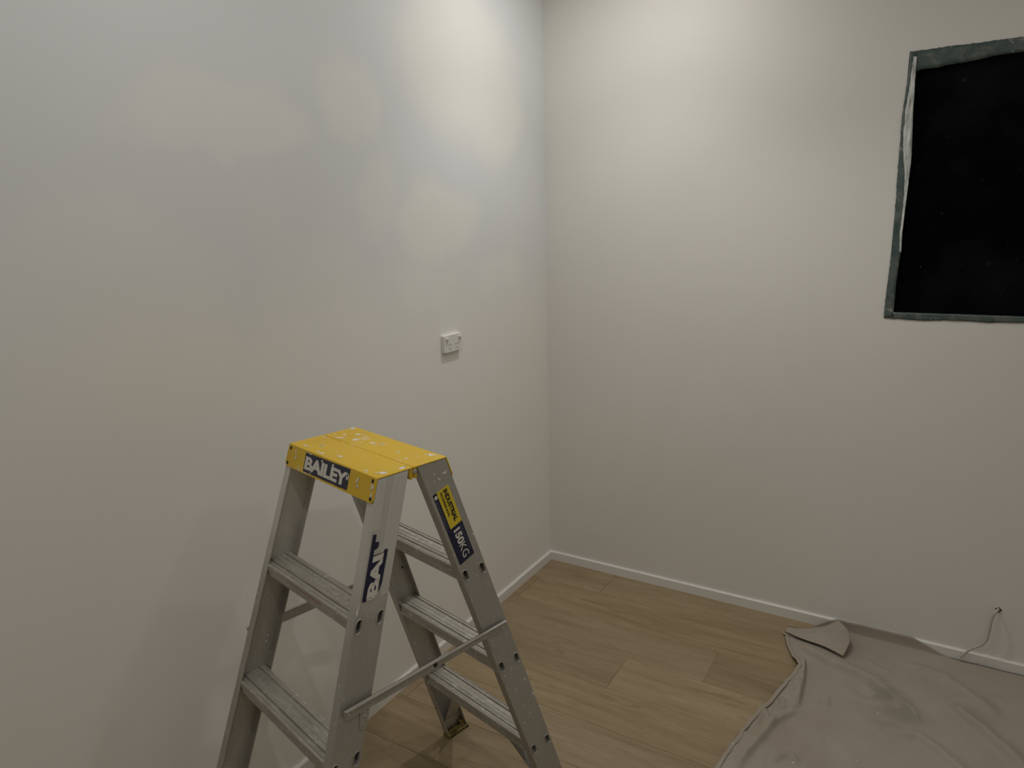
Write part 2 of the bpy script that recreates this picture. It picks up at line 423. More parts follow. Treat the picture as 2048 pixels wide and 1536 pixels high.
left_out = [(1.4735, 2.298), (1.4715, 2.1965), (1.4655, 2.0883), (1.4665, 1.9631), (1.4705, 1.7991), (1.4725, 1.6158), (1.4705, 1.5258), (1.4665, 1.4496), (1.4675, 1.354)]
left_in = [(1.4937, 2.285), (1.4953, 2.2004), (1.5011, 2.0643), (1.5083, 1.9321), (1.5053, 1.8191), (1.5016, 1.6745), (1.504, 1.6081), (1.4975, 1.4883), (1.4985, 1.3600)]
strip('masking_tape', left_out, left_in, -.0030, m_tape, 110, .0011, .003, 2)
strip('masking_tape', [(1.467, 1.3520), (1.6, 1.3475), (1.68, 1.3525), (1.80, 1.3495), (1.905, 1.3540), (2.2, 1.350), (2.62, 1.352)], [(1.4700, 1.3745), (1.905, 1.3760), (2.2, 1.374), (2.62, 1.376)], -.0026, m_tape, 120, .0010, .002, 3)
white_l = [(1.4843, 2.279), (1.4806, 2.1753), (1.4750, 2.1012), (1.4745, 2.0323), (1.4800, 1.96), (1.4935, 1.87), (1.4965, 1.76), (1.4945, 1.66), (1.4975, 1.60)]
white_r = [(1.4942, 2.279), (1.4958, 2.2004), (1.4995, 2.10), (1.5020, 2.0443), (1.5085, 1.9321), (1.5055, 1.8191), (1.5030, 1.72), (1.5018, 1.6745), (1.5040, 1.60)]
strip('film_edge', white_l, white_r, -.0065, m_film, 90, .0008, .004, 5).__setitem__('label', 'crinkled silvery film edge')

# ------------------------------------------------------------------ double power socket
SY, SZ = -.8145, 1.2876
so = empty('power_socket', (0, SY, SZ)); so.scale = (.74, 1, 1); prop(so, 'white double power socket on the patchy painted wall', 'power socket')
hw_, hh_ = .0575, .0345
def rrect(cy, cz, w, h, r, n=4):
    pts = []
    for qx, qz, a0 in ((1, 1, 0), (-1, 1, 90), (-1, -1, 180), (1, -1, 270)):
        for i in range(n + 1):
            a = math.radians(a0 + 90 * i / n); pts.append((cy + qx * (w - r) + r * math.cos(a), cz + qz * (h - r) + r * math.sin(a)))
    return pts
def plate(x0, x1, w, h, r, ch=.0012):
    return MB().loft([[(x, a, b) for a, b in rrect(0, 0, w - i, h - i, r)] for x, i in ((x0, 0), (x1 - ch, 0), (x1, ch))])
plate(.0002, .0105, hw_ + .001, hh_ + .001, .004).build('mounting_block', m_white_plastic, so)
plate(.0106, .0215, hw_, hh_, .005, .002).build('faceplate', m_white_plastic, so)
for cy in (-.0405, .0440):
    b = MB().disc((.0214, cy, .0200), (1, 0, .0), .0066, .0100, 16, .0012).build('switch_button', m_white_plastic, so, smooth=False)
for cy in (-.0215, .0250):
    fo = MB()
    fo.loft([[(x, cy + .0165 * i * math.cos(a), -.0105 + .0165 * i * math.sin(a)) for a in [2 * math.pi * k / 8 + math.pi / 8 for k in range(8)]] for x, i in ((.0214, 1), (.0220, .96))]).build('outlet_face', m_white_plastic, so)
    for dy, dz, ang in ((-.0066, .0058, -28), (.0066, .0058, 28), (0, -.0098, 0)):
        ca, sa = math.cos(math.radians(ang)), math.sin(math.radians(ang)); w, h = .0012, .0042
        q = [(cy + dy + ca * a - sa * b, -.0105 + dz + sa * a + ca * b) for a, b in ((-w, -h), (w, -h), (w, h), (-w, h))]
        MB().loft([[(x, a, b) for a, b in q] for x in (.0216, .02225)]).build('pin_slot', m_slot, so)

# ------------------------------------------------------------------ cable from the wall hole
def spline(pts, n=10):
    P = [Vector(p) for p in pts]; P = [P[0] * 2 - P[1]] + P + [P[-1] * 2 - P[-2]]; out = []
    for i in range(1, len(P) - 2):
        for k in range(n):
            t = k / n; a, b, c, d = P[i - 1], P[i], P[i + 1], P[i + 2]
            out.append(.5 * ((2 * b) + (-a + c) * t + (2 * a - 5 * b + 4 * c - d) * t * t + (-a + 3 * b - 3 * c + d) * t ** 3))
    return out + [P[-2]]
cab = [(1.9490, .050, .2480), (1.9475, .012, .2485), (1.9440, -.014, .2535), (1.9345, -.030, .2490), (1.9280, -.033, .2230), (1.9250, -.032, .1710), (1.9215, -.031, .1320), (1.9060, -.030, .1010), (1.8750, -.029, .0720), (1.8505, -.028, .0360), (1.8440, -.0275, .0260)]
prop(MB().tube(spline(cab), .0046, 12).build('electrical_cable', m_cable, smooth=True), 'pale electrical cable hanging from a hole low in the end wall', 'cable')

# ------------------------------------------------------------------ canvas drop cloth
left_edge = [(1.212, -.120), (1.214, -.160), (1.235, -.236), (1.268, -.310), (1.303, -.384), (1.288, -.46), (1.265, -.56), (1.246, -.651), (1.202, -.782), (1.186, -.907), (1.167, -1.025), (1.150, -1.20), (1.160, -1.45), (1.135, -1.75), (1.15, -2.05)]
def edge_x(y):
    for (xa, ya), (xb, yb) in zip(left_edge, left_edge[1:]):
        if yb <= y <= ya:
            f = (y - ya) / (yb - ya); return xa + f * (xb - xa)
    return left_edge[0][0] if y > left_edge[0][1] else left_edge[-1][0]
ridges = [  # polyline, height, width on its left, width on its right (walking along it)
    ([(1.250, -.228), (1.330, -.262), (1.408, -.297), (1.480, -.315), (1.547, -.334), (1.626, -.405), (1.70, -.45)], .026, .050, .016),
    ([(1.308, -.300), (1.322, -.370), (1.331, -.448), (1.336, -.543), (1.338, -.640)], .024, .007, .042),
    ([(1.340, -.645), (1.315, -.690), (1.290, -.735), (1.276, -.780), (1.266, -.825), (1.250, -.890), (1.235, -.945), (1.215, -1.05)], .020, .010, .036),
    ([(1.338, -.640), (1.300, -.640), (1.276, -.616)], .012, .010, .012),
    ([(1.276, -.616), (1.300, -.660), (1.262, -.703)], .012, .008, .014),
    ([(1.255, -.500), (1.300, -.515), (1.325, -.49)], .009, .012, .012),
    ([(1.235, -.700), (1.262, -.742), (1.245, -.800)], .010, .008, .014),
    ([(1.514, -.190), (1.564, -.230), (1.62, -.245)], .010, .016, .008),
    ([(1.806, -.338), (1.850, -.395), (1.892, -.438), (1.954, -.514), (2.03, -.63)], .025, .036, .012),
    ([(1.640, -.150), (1.788, -.174), (1.898, -.277), (1.95, -.35)], .015, .034, .014),
    ([(1.627, -.605), (1.714, -.590), (1.766, -.622), (1.84, -.70), (1.9, -.8)], .019, .030, .010),
    ([(1.308, -.938), (1.340, -.895), (1.362, -.880), (1.385, -.915)], .014, .014, .007),
    ([(1.626, -.425), (1.697, -.440), (1.712, -.496)], .008, .012, .008), ([(1.545, -.375), (1.575, -.385), (1.56, -.42)], .007, .010, .007),
    ([(1.45, -.70), (1.52, -.78), (1.55, -.9)], .006, .03, .02), ([(1.420, -.50), (1.427, -.53), (1.425, -.57)], .009, .009, .006), ([(1.395, -.545), (1.405, -.57)], .006, .01, .006),
    ([(1.44, -.72), (1.425, -.78)], .007, .012, .008), ([(1.50, -.82), (1.52, -.86)], .005, .012, .008),
    ([(1.30, -1.1), (1.6, -1.3), (2.0, -1.35)], .012, .03, .03), ([(2.2, -.3), (2.4, -.8), (2.3, -1.3)], .014, .04, .03),
]
def seg_dist(p, a, b):
    ax, ay = a; bx, by = b; dx, dy = bx - ax, by - ay; t = ((p[0] - ax) * dx + (p[1] - ay) * dy) / (dx * dx + dy * dy); t = max(0, min(1, t))
    return math.hypot(p[0] - ax - t * dx, p[1] - ay - t * dy), t
def cloth_z(x, y):
    z = .0035 + .0030 * (noise.noise((x * 5, y * 5, 1.3)) + 1) * .5 + .0016 * (noise.noise((x * 17, y * 13, 4.1)) + 1)
    for pl, h, wl, wr in ridges:
        best = 9; tb = 0; n = len(pl) - 1; side = 0
        for i in range(n):
            d, t = seg_dist((x, y), pl[i], pl[i + 1])
            if d < best:
                best = d; tb = (i + t) / n; (ax, ay), (bx, by) = pl[i], pl[i + 1]; side = (bx - ax) * (y - ay) - (by - ay) * (x - ax)
        w = wl if side > 0 else wr
        if best < max(wl, wr) * 2.6:
            taper = min(1, tb / .15 + .05) * min(1, (1 - tb) / .15 + .05)
            z += h * taper * math.exp(-(best / w) ** 2) * (1 + .3 * noise.noise((x * 30, y * 30, 9)))
    d = x - edge_x(y)
    if -.45 > y > -1.3 and d < .3:
        k_ = math.exp(-(d / .12) ** 2) * min(1, (-.45 - y) / .08)
        z += .016 * k_ * (1 - abs(noise.noise((x * 13 + 3, y * 8, 2.2)))) ** 3
    return z
CX1, CY1 = 2.95, -2.05
def back_profile(x):
    """how far the sheet climbs the skirting: 1 = up and over it, 0 = lies short of it"""
    if x < 1.30: return 0.0
    if x < 1.40: return (x - 1.30) / .10
    if x < 1.68: return 1.0
    if x < 1.80: return 1 - (x - 1.68) / .12
    return 0.0
v = []; f = []
NU, NV = 230, 230
for j in range(NV + 1):
    t = j / NV; tt = t ** 1.5
    for i in range(NU + 1):
        s = i / NU; ss = s ** 1.55
        y = -.115 + (CY1 + .115) * tt
        x = edge_x(y) + (CX1 - edge_x(y)) * ss
        # rear border: short of the wall at the turned corner, up the skirting in the middle
        yb = -.115 + .095 * min(1, max(0, (x - 1.25) / .12))
        y += (yb + .115) * (1 - tt) ** 3
        v.append((x, y, cloth_z(x, y)))
    
m_ = NU + 1
for j in range(NV):
    for i in range(NU): f.append((j * m_ + i, j * m_ + i + 1, (j + 1) * m_ + i + 1, (j + 1) * m_ + i))
# rear hem rows that climb the skirting
base = len(v); prev = list(range(m_))
for r in range(1, 8):
    row = []
    for i in range(m_):
        x, y, z = v[i]; k = back_profile(x); q = r / 7
        if q < .5: yy = y + (-.0165 - y) * (q / .5) * (.25 + .75 * k) * .98; zz = z + k * .012 * (q / .5) ** 2
        else:
            yy = y + (-.0165 - y) * (.25 + .75 * k) * .98 + k * .004 * ((q - .5) / .5); zz = z + k * (.012 + .036 * ((q - .5) / .5)) + .002 * k * noise.noise((x * 25, q, 2))
        row.append(len(v)); v.append((x, min(yy, -.0145), zz))
    for i in range(NU): f.append((prev[i], row[i], row[i + 1], prev[i + 1]))
    prev = row
cl = empty('drop_cloth', (1.9, -.9, 0)); prop(cl, 'crumpled beige canvas drop cloth spread on the floorboards', 'drop cloth')
def incl(o): o.parent = cl; o.matrix_parent_inverse = Matrix.Translation((-1.9, .9, 0)); return o
sheet = incl(mesh('sheet', v, f, m_cloth, smooth=True))
md = sheet.modifiers.new('thick', 'SOLIDIFY'); md.thickness = .0018; md.offset = 1
# sewn hem along the free edge
hem = MB(); pts = []
for k_ in range(0, 121):
    y = -.165 + (CY1 + .165) * k_ / 120; x = edge_x(y) + .006; pts.append((x, y, cloth_z(x, y) + .0035))
rings = []
for i, p in enumerate(pts):
    a = Vector(pts[min(i + 1, 120)]) - Vector(pts[max(i - 1, 0)]); n = Vector((a.y, -a.x, 0)).normalized()
    rings.append([Vector(p) + n * o_ + Vector((0, 0, zz)) for o_, zz in ((.0075, -.002), (.006, .0015), (-.006, .0018), (-.008, -.0015))])
incl(hem.loft(rings).build('hem', m_cloth, smooth=True))
# turned-over corner: a curved flap standing on the sheet and leaning on the skirting
A = (1.206, -.150, .014); T = (1.402, -.024, .058); Rr = (1.4455, -.236, .024)
def flap(s, t):
    """s along from tip A to the far side, t across from lower hem to upper edge"""
    lo = Vector(A).lerp(Vector(Rr), s); up = Vector(A).lerp(Vector(T), s)
    up.y -= .050 * math.sin(math.pi * s) * (1 - s * .35); up.z += -.012 * math.sin(math.pi * s)
    lo.z += .010 * math.sin(math.pi * s) * (1 - s); lo.x += .0 ; lo.y += -.008 * math.sin(2 * math.pi * s)
    p = lo.lerp(up, t)
    p.x += .034 * math.sin(math.pi * t) * s ** 3
    p.z += .016 * math.sin(math.pi * t) * (s ** .6) + .004 * noise.noise((s * 3, t * 4, 3))
    return p
fv = []; ff = []; n1, n2 = 40, 26
for i in range(n1 + 1):
    for j in range(n2 + 1): fv.append(flap(i / n1, j / n2))
for i in range(n1):
    for j in range(n2): ff.append((i * (n2 + 1) + j, i * (n2 + 1) + j + 1, (i + 1) * (n2 + 1) + j + 1, (i + 1) * (n2 + 1) + j))
# fold that joins the flap to the sheet below it along its upper-left side
n0 = len(fv)
for i in range(n1 + 1):
    p = flap(i / n1, 1.0)
    for j in range(1, 6):
        q = j / 5; x = p.x + .004 * q - .010 * math.sin(math.pi * q) * (1 - i / n1); y = p.y - .014 * q + .006 * math.sin(math.pi * q)
        fv.append((x, min(y, -.0150), p.z * (1 - q) + (cloth_z(x, y) + .002) * q))
for i in range(n1):
    for j in range(5):
        a = (i * (n2 + 1) + n2) if j == 0 else n0 + i * 5 + j - 1; b = ((i + 1) * (n2 + 1) + n2) if j == 0 else n0 + (i + 1) * 5 + j - 1
        ff.append((a, n0 + i * 5 + j, n0 + (i + 1) * 5 + j, b))
fo = incl(mesh('turned_corner', fv, ff, m_cloth, smooth=True)); fo['label'] = 'turned-over corner of the sheet'
md = fo.modifiers.new('thick', 'SOLIDIFY'); md.thickness = .0018; md.offset = 0

# ------------------------------------------------------------------ the step ladder
LX, LY, LYAW = .4581, -1.8054, -.2410
Wt, Wb, D, S, H, CH = .3888, .5236, .0945, .4859, 1.2, .0836
FL, TW, TF = .0253, .0030, .0028
lad = empty('step_ladder', (LX, LY, 0), LYAW)
prop(lad, 'paint-spattered aluminium double-sided step ladder with yellow top caps', 'ladder')
def hw(z): return .5 * (Wt + (Wb - Wt) * (1 - z / H))
def vf(z): return D + (S - D) * (1 - z / H)
def sp(su, sv, a, b, z): return (su * (hw(z) - a), sv * (vf(z) - b), z)   # a inward from the outer web, b inward from the outer flange
TREADS = [.903, .607, .303]
COS, SIN = math.cos(math.atan((S - D) / H)), math.sin(math.atan((S - D) / H))

def oval(cb, cz, w, h, n=5):
    """stadium outline in (b, z), leaning with the stile"""
    pts = []
    for sgn, a0 in ((1, 0), (-1, 180)):
        for i in range(n + 1):
            a = math.radians(a0 + 180 * i / n); pts.append((w * math.cos(a), sgn * (h - w) + w * math.sin(a)))
    return [(cb + x, cz + z) for x, z in pts]

ZT = 1.1965
def stile(su, sv):
    prof = [(0.0012, 0), (FL, 0), (FL, TF), (TW, TF), (TW, CH - TF), (FL, CH - TF), (FL, CH), (.0012, CH), (0, CH - .0012), (0, .0012)]
    zs = [.012, .3, .6, .9, ZT]
    o = MB().loft([[sp(su, sv, a, b, z) for a, b in prof] for z in zs]).build('stile', m_alu_front if sv < 0 else m_alu, lad)
    # punch the tread-tube holes
    cut = MB()
    for zt in TREADS:
        for cb in (.0135, .0690):
            pl = oval(cb, zt - .0155, .0066, .0145)
            cut.loft([[sp(su, sv, a, b, z) for b, z in pl] for a in (-.02, .02)])
    co = cut.build('cutter', None, lad)
    m = o.modifiers.new('holes', 'BOOLEAN'); m.object = co; m.operation = 'DIFFERENCE'; m.solver = 'EXACT'
    bpy.context.view_layer.update(); dg = bpy.context.evaluated_depsgraph_get()
    me = bpy.data.meshes.new_from_object(o.evaluated_get(dg)); o.modifiers.clear(); old = o.data; o.data = me; me.name = 'stile'
    bpy.data.meshes.remove(old); cm = co.data; bpy.data.objects.remove(co); bpy.data.meshes.remove(cm)
    return o
stiles = {(su, sv): stile(su, sv) for su in (-1, 1) for sv in (-1, 1)}
# extruded grip ribs on the outside of the front pair
for su in (1, -1):
    ribs, bed = MB(), MB()
    for grp in ([.0040, .0078, .0116, .0154, .0192, .0230], [.0470, .0510, .0550, .0590, .0630, .0670, .0710, .0750, .0790]):
        for b in grp:
            zlo = .935 if b > .060 or b < .006 else (1.085 if b < .04 else 1.02)
            ribs.loft([[sp(su, -1, .0002, b - .0011, z), sp(su, -1, -.0011, b - .0006, z), sp(su, -1, -.0011, b + .0006, z), sp(su, -1, .0002, b + .0011, z)] for z in (zlo, .5 * (zlo + ZT), ZT - .002)])
    ribs.build('grip_ribs', m_rib, stiles[(su, -1)])

def tread(sv, zt):
    h = .030
    # profile across the tread: b from the outer lip, z below the top; ridged walking face
    top = [(.0034, -.004), (.0045, -.0015), (.0075, 0), (.0090, -.0022), (.0108, -.0022), (.0122, 0), (.0175, .0004), (.0185, -.0045), (.0225, -.0045), (.0237, .0004),
           (.0300, 0), (.0345, -.0002), (.0362, .0010), (.0380, -.0002), (.0480, -.0002), (.0497, .0010), (.0515, -.0002), (.0600, 0), (.0612, -.0034), (.0642, -.0034), (.0652, .0003),
           (.0700, 0), (.0722, .0008), (.0745, 0), (.0775, 0), (.0800, -.002)]
    bot = [(.0800, -h), (.0600, -h), (.0590, -h + .012), (.0240, -h + .012), (.0230, -h), (.0034, -h)]
    prof = [(b, zt + z) for b, z in top + bot]
    ringL = [sp(-1, sv, TW + .0002, b, z) for b, z in prof]; ringR = [sp(1, sv, TW + .0002, b, z) for b, z in prof]
    # horizontal tread: keep the depth of the stile at the tread's own height
    fix = lambda p, b: (p[0], sv * (vf(zt - .015) - b), p[2])
    o = MB().loft([[fix(p, q[0]) for p, q in zip(ringL, prof)], [fix(p, q[0]) for p, q in zip(ringR, prof)]], cap=False).build('tread', m_tread, lad)
    for su in (-1, 1):
        for cb in (.0135, .0690):
            rg = MB(); cz = zt - .0155
            rings = []
            for a, gr in ((.0036, -.0007), (-.0006, -.0004), (-.0022, .0004), (-.0022, .0018), (-.0002, .0023)):
                rings.append([sp(su, sv, a, b, z) for b, z in oval(cb, cz, .0066 + gr, .0145 + gr)])
            rg.loft(rings, cap=False).build('tread_end', m_alu, o, smooth=False)
    return o
tr = {(sv, k_): tread(sv, z) for sv in (-1, 1) for k_, z in enumerate(TREADS)}

# yellow caps with folded-down lips, rivets, hinge tabs
def cap(sv):
    mb = MB(); e = .0035
    mb.hexa([(-Wt / 2 - .0008, sv * .0006, H - .003), (Wt / 2 + .0008, sv * .0006, H - .003), (Wt / 2 + .0008, sv * (D + e), H - .003), (-Wt / 2 - .0008, sv * (D + e), H - .003),
             (-Wt / 2 - .0008, sv * .0006, H), (Wt / 2 + .0008, sv * .0006, H), (Wt / 2 + .0008, sv * (D + e), H), (-Wt / 2 - .0008, sv * (D + e), H)])
    zb = H - .0545; pts = []
    # front lip with clipped lower corners, following the slope of the stiles
    outl = lambda z: hw(z) + .0006
    prof = [(-outl(H), H - .0005), (outl(H), H - .0005), (outl(zb + .008), zb + .008), (outl(zb) - .007, zb), (-outl(zb) + .007, zb), (-outl(zb + .008), zb + .008)]
    mb.loft([[(u, sv * (vf(z) + o_), z) for u, z in prof] for o_ in (.0004, .0035)])
    c = mb.build('cap', m_yellow, lad, bevel=.0008, seg=1)
    for su in (-1, 1):
        for z in (1.1915, 1.1545):
            p = (su * .1825 * (1.0 if z > 1.17 else 1.02), sv * (vf(z) + .0033), z)
            rv = MB().disc(p, (0, sv * COS, SIN), .0045, .0011, 12, .0008).build('rivet', m_rivet_dark, c)
    # hinge tab hanging at the middle
    for su in (-1, 1):
        MB().loft([[(su * x, sv * yy, z) for yy, z in ((.0015, H - .003), (.0105, H - .003), (.0105, 1.176), (.0085, 1.171), (.0045, 1.171), (.0015, 1.176))] for x in (Wt / 2 - .034, Wt / 2 - .001)]).build('hinge_tab', m_yellow, c)
    return c
caps = {sv: cap(sv) for sv in (-1, 1)}
for su in (-1, 1):
    MB().disc((su * (Wt / 2 - .004), .004, 1.1885), (su, 0, 0), .0056, .0055, 14, .0016).build('hinge_bolt', m_bolt, lad)

# folding spreader arms outside the stiles, with stop brackets
for su in (-1, 1):
    x0 = hw(.655) + .0026; zb, zt = .6985, .7215
    def arm(name, v0, v1, off, fl, z0=zb, z1=zt, vw=None):
        mb = MB(); a, b = x0 + off, x0 + off + .0022
        r = .010
        w1 = v1 if vw is None else vw
        pr = [(v0 + r * .3, z0), (w1 - r * 1.2, z0), (w1, z0 + r * .9), (w1, z1), (v0, z1), (v0, z0 + r * .6)]
        mb.loft([[(su * q, vv, z) for vv, z in pr] for q in (a, b)])
        mb.hexa([(su * a, v0, z1 - .0022), (su * (b + fl), v0, z1 - .0022), (su * (b + fl), v1, z1 - .0022), (su * a, v1, z1 - .0022),
                 (su * a, v0, z1), (su * (b + fl), v0, z1), (su * (b + fl), v1, z1), (su * a, v1, z1)])
        return mb.build(name, m_alu, lad, bevel=.0006, seg=1)
    a1 = arm('spreader_arm', -.246, .046, .0034, .0085, zb + .0005, zt + .0038, .014)
    a2 = arm('spreader_arm', -.040, .241, .0003, .0070)
    MB().disc((su * (x0 + .0050), -.236, .710), (su, 0, 0), .0052, .0012, 14, .001).build('rivet', m_bolt, a1)
    MB().disc((su * (x0 + .0054), .003, .711), (su, 0, 0), .0058, .0016, 14, .0012).build('rivet', m_rivet_dark, a1)
    MB().disc((su * (x0 + .0024), .231, .7035), (su, 0, 0), .0052, .0012, 14, .001).build('rivet', m_bolt, a2)
    for sv in (-1, 1):
        pr = [(.082, .712), (.060, .712), (.055, .703), (.062, .660), (.068, .650), (.082, .650)]
        br = MB().loft([[sp(su, sv, a, b, z) for b, z in pr] for a in (-.0002, -.0022)]).build('stop_bracket', m_alu, lad)
        for b, z in ((.0715, .6805), (.0715, .6625)):
            MB().disc(sp(su, sv, -.0021, b, z), (su, 0, 0), .0034, .0010, 12, .0012).build('rivet', m_bolt, br)
        # matching bolt heads on the inside of the web
        for b, z in ((.0135, .716), (.0635, .687), (.0640, .671)):
            MB().disc(sp(su, sv, TW - .0002, b, z), (-su, 0, 0), .0040, .0012, 12, .0012).build('rivet', m_rivet_dark if b < .05 else m_bolt, stiles[(su, sv)])

# knee straps under the lowest treads, feet
for su in (-1, 1):
    for sv in (-1, 1):
        zt, zlo = TREADS[2] - .0305, .060
        pr = []
        for b in (.022, .062):
            pr.append([(su * .105, sv * (vf(zt) - b), zt), (su * .123, sv * (vf(zt) - b), zt), (su * (hw(zlo) - TW - .001), sv * (vf(zlo) - b), zlo), (su * (hw(zlo + .03) - TW - .001), sv * (vf(zlo + .03) - b), zlo + .03), ])
        mb = MB()
        i0, i1 = pr
        t_in = .0022
        ring = lambda P, o_: [(P[0][0], P[0][1], P[0][2] - o_), (P[3][0], P[3][1], P[3][2] - o_)]
        q = [(su * .110, zt), (su * (hw(zlo) - TW - .0012), zlo)]
        for (ux, zz) in (q,): pass
        def pt(k_, b, o_):
            ux, zz = q[k_]; return (ux, sv * (vf(zz) - b), zz - o_)
        mb.hexa([pt(0, .014, 0), pt(1, .014, 0), pt(1, .070, 0), pt(0, .070, 0), pt(0, .014, -.0028), pt(1, .014, -.0028), pt(1, .070, -.0028), pt(0, .070, -.0028)])
        mb.build('knee_strap', m_alu, lad)
        ft = MB()
        P4 = lambda a0, a1, b0, b1, z0, z1: ft.hexa([sp(su, sv, a0, b0, z0), sp(su, sv, a1, b0, z0), sp(su, sv, a1, b1, z0), sp(su, sv, a0, b1, z0), sp(su, sv, a0, b0, z1), sp(su, sv, a1, b0, z1), sp(su, sv, a1, b1, z1), sp(su, sv, a0, b1, z1)])
        P4(-.003, FL + .004, -.004, CH + .004, 0.0003, .0115)
        P4(TW + .0005, FL - .004, TF + .001, CH - TF - .001, .0115, .020)
        P4(TW + .0005, FL - .008, TF + .001, .022, .020, .034)
        fo_ = ft.build('foot', m_foot, lad)
        rb = MB()
        for i in range(6):
            b0 = .004 + i * .0135
            rb.hexa([sp(su, sv, FL + .0038, b0, .0015), sp(su, sv, FL + .0052, b0, .0015), sp(su, sv, FL + .0052, b0 + .006, .0015), sp(su, sv, FL + .0038, b0 + .006, .0015),
                     sp(su, sv, FL + .0038, b0, .0075), sp(su, sv, FL + .0052, b0, .0075), sp(su, sv, FL + .0052, b0 + .006, .0075), sp(su, sv, FL + .0038, b0 + .006, .0075)])
        rb.build('sole_ribs', m_rubber, fo_)

# ---- labels
def text_polys(body, weight, shear=0.0, space=1.0):
    cu = bpy.data.curves.new('txt', 'FONT'); cu.body = body; cu.size = 1; cu.offset = weight; cu.shear = shear; cu.space_character = space; cu.resolution_u = 4
    ob = bpy.data.objects.new('txt', cu); C.objects.link(ob); bpy.context.view_layer.update()
    me = bpy.data.meshes.new_from_object(ob.evaluated_get(bpy.context.evaluated_depsgraph_get()))
    v = [tuple(p.co[:2]) for p in me.vertices]; f = [tuple(p.vertices) for p in me.polygons]
    bpy.data.objects.remove(ob); bpy.data.curves.remove(cu); bpy.data.meshes.remove(me)
    x0 = min(p[0] for p in v); x1 = max(p[0] for p in v); y0 = min(p[1] for p in v); y1 = max(p[1] for p in v)
    return [((x - x0) / (x1 - x0), (y - y0) / (y1 - y0)) for x, y in v], f

def text_on(name, body, fn, mat, parent, weight=.02, space=1.0):
    v, f = text_polys(body, weight, 0, space)
    return mesh(name, [fn(x, y) for x, y in v], f, mat, parent)
def poly_on(name, pts, fn, mat, parent, thick=None):
    return mesh(name, [fn(*p) for p in pts], [tuple(range(len(pts)))], mat, parent)

# front cap: navy BAILEY label
cf = lambda off: (lambda u, z: (u, -(vf(z) + .0035 + off), z))
f0, f1, f2 = cf(.0003), cf(.0006), cf(.0008)
lb = MB(); o_pts = [(-.1075, 1.1950), (.0925, 1.1972), (.0932, 1.1508), (.07, 1.1512), (.058, 1.1500), (.03, 1.1512), (.0, 1.1503), (-.03, 1.1511), (-.06, 1.1502), (-.1062, 1.1506)]
lab = poly_on('label', o_pts, f0, m_navy, lad); lab['label'] = 'navy brand label on the yellow cap'
text_on('lettering', 'BAILEY', lambda x, y: f1(-.1030 + .1905 * x, 1.1570 + .0305 * y), m_white_print, lab, .045, .93)
rg = random.Random(4)
for (u, z, w, h) in ((-.028, 1.1900, .0055, .0065), (.020, 1.1905, .006, .0075), (.0895, 1.179, .0030, .016), (-.070, 1.1535, .004, .004), (.0835, 1.1765, .003, .010), (-.018, 1.187, .0018, .004)):
    pts = [(u + w * math.cos(a) * rg.uniform(.6, 1.1), z + h * .5 * math.sin(a) * rg.uniform(.7, 1.1)) for a in [2 * math.pi * k_ / 7 for k_ in range(7)]]
    poly_on('torn_patch', pts, f2, m_white_print, lab)

# front right stile: torn navy label reading up the stile, most of its end worn off
wf = lambda off: (lambda z, b: sp(1, -1, -off, b, z))
w0, w1, w2 = wf(.0012), wf(.0015), wf(.0018)
navy = [(1.079, .0117), (1.0765, .0212), (1.0605, .0212), (1.0590, .0310), (1.0520, .0325), (1.0455, .0300), (1.0435, .0215), (1.0325, .0215), (1.0310, .0480), (1.0375, .0510), (1.0345, .0600), (.9640, .0580), (.9520, .0545), (.9450, .0500), (.9400, .0430), (.9385, .0220), (.9360, .0205), (.9395, .0117)]
lab2 = poly_on('label', navy, w0, m_navy, lad); lab2['label'] = 'torn navy label on the ribbed stile'
text_on('lettering', 'BAI', lambda x, y: w1(.9415 + .0885 * x, .0500 - .0285 * y), m_white_print, lab2, .05, .95)
poly_on('torn_patch', [(.9375, .023), (.9415, .024), (.9400, .034), (.9425, .040), (.9385, .047), (.9365, .036)], w2, m_white_print, lab2)

# rear right stile: rating label (s along the stile, q across it, from the outer edge)
def rs(off):
    def fn(s, q):
        z = 1.2 - s * COS + q * SIN; b = -q / COS
        return sp(1, 1, -off, b, z)
    return fn
r0, r1, r2 = rs(.0004), rs(.0007), rs(.0010)
lab3 = poly_on('label', [(.0643, -.0585), (.0643, -.0705), (.272, -.0705), (.272, -.0197), (.171, -.0197), (.171, -.0585)], r0, m_navy, lad); lab3['label'] = 'navy and yellow rating label'
poly_on('label_field', [(.0643, -.0197), (.171, -.0197), (.171, -.0585), (.0643, -.0585)], r0, m_yellow_label, lab3)
text_on('lettering', 'INDUSTRIAL', lambda x, y: r1(.0700 + .0900 * x, -.0405 + .0130 * y), m_black_print, lab3, .05)
text_on('lettering', 'PROFESSIONAL', lambda x, y: r1(.0710 + .0690 * x, -.0512 + .0066 * y), m_black_print, lab3, .032)
text_on('lettering', '150', lambda x, y: r1(.1800 + .0430 * x, -.0535 + .0215 * y), m_white_print, lab3, .045)
text_on('lettering', 'KG', lambda x, y: r1(.2245 + .0380 * x, -.0535 + .0215 * y), m_white_print, lab3, .002)
fine = MB()
def dashes(s0, s1, q, h, step, seed):
    rg = random.Random(seed); s = s0
    while s < s1:
        w = rg.uniform(.4, .85) * step
        p = [r1(s, q), r1(s + w, q), r1(s + w, q + h), r1(s, q + h)]; fine.add(p, [(0, 1, 2, 3)]); s += step
dashes(.084, .160, -.0655, .0012, .0042, 1); dashes(.084, .172, -.0680, .0012, .0036, 2); dashes(.176, .252, -.0262, .0011, .0046, 3); dashes(.178, .212, -.0288, .0009, .0040, 4)
prop(fine.build('fine_print', m_faint_print, lab3), kind='stuff')
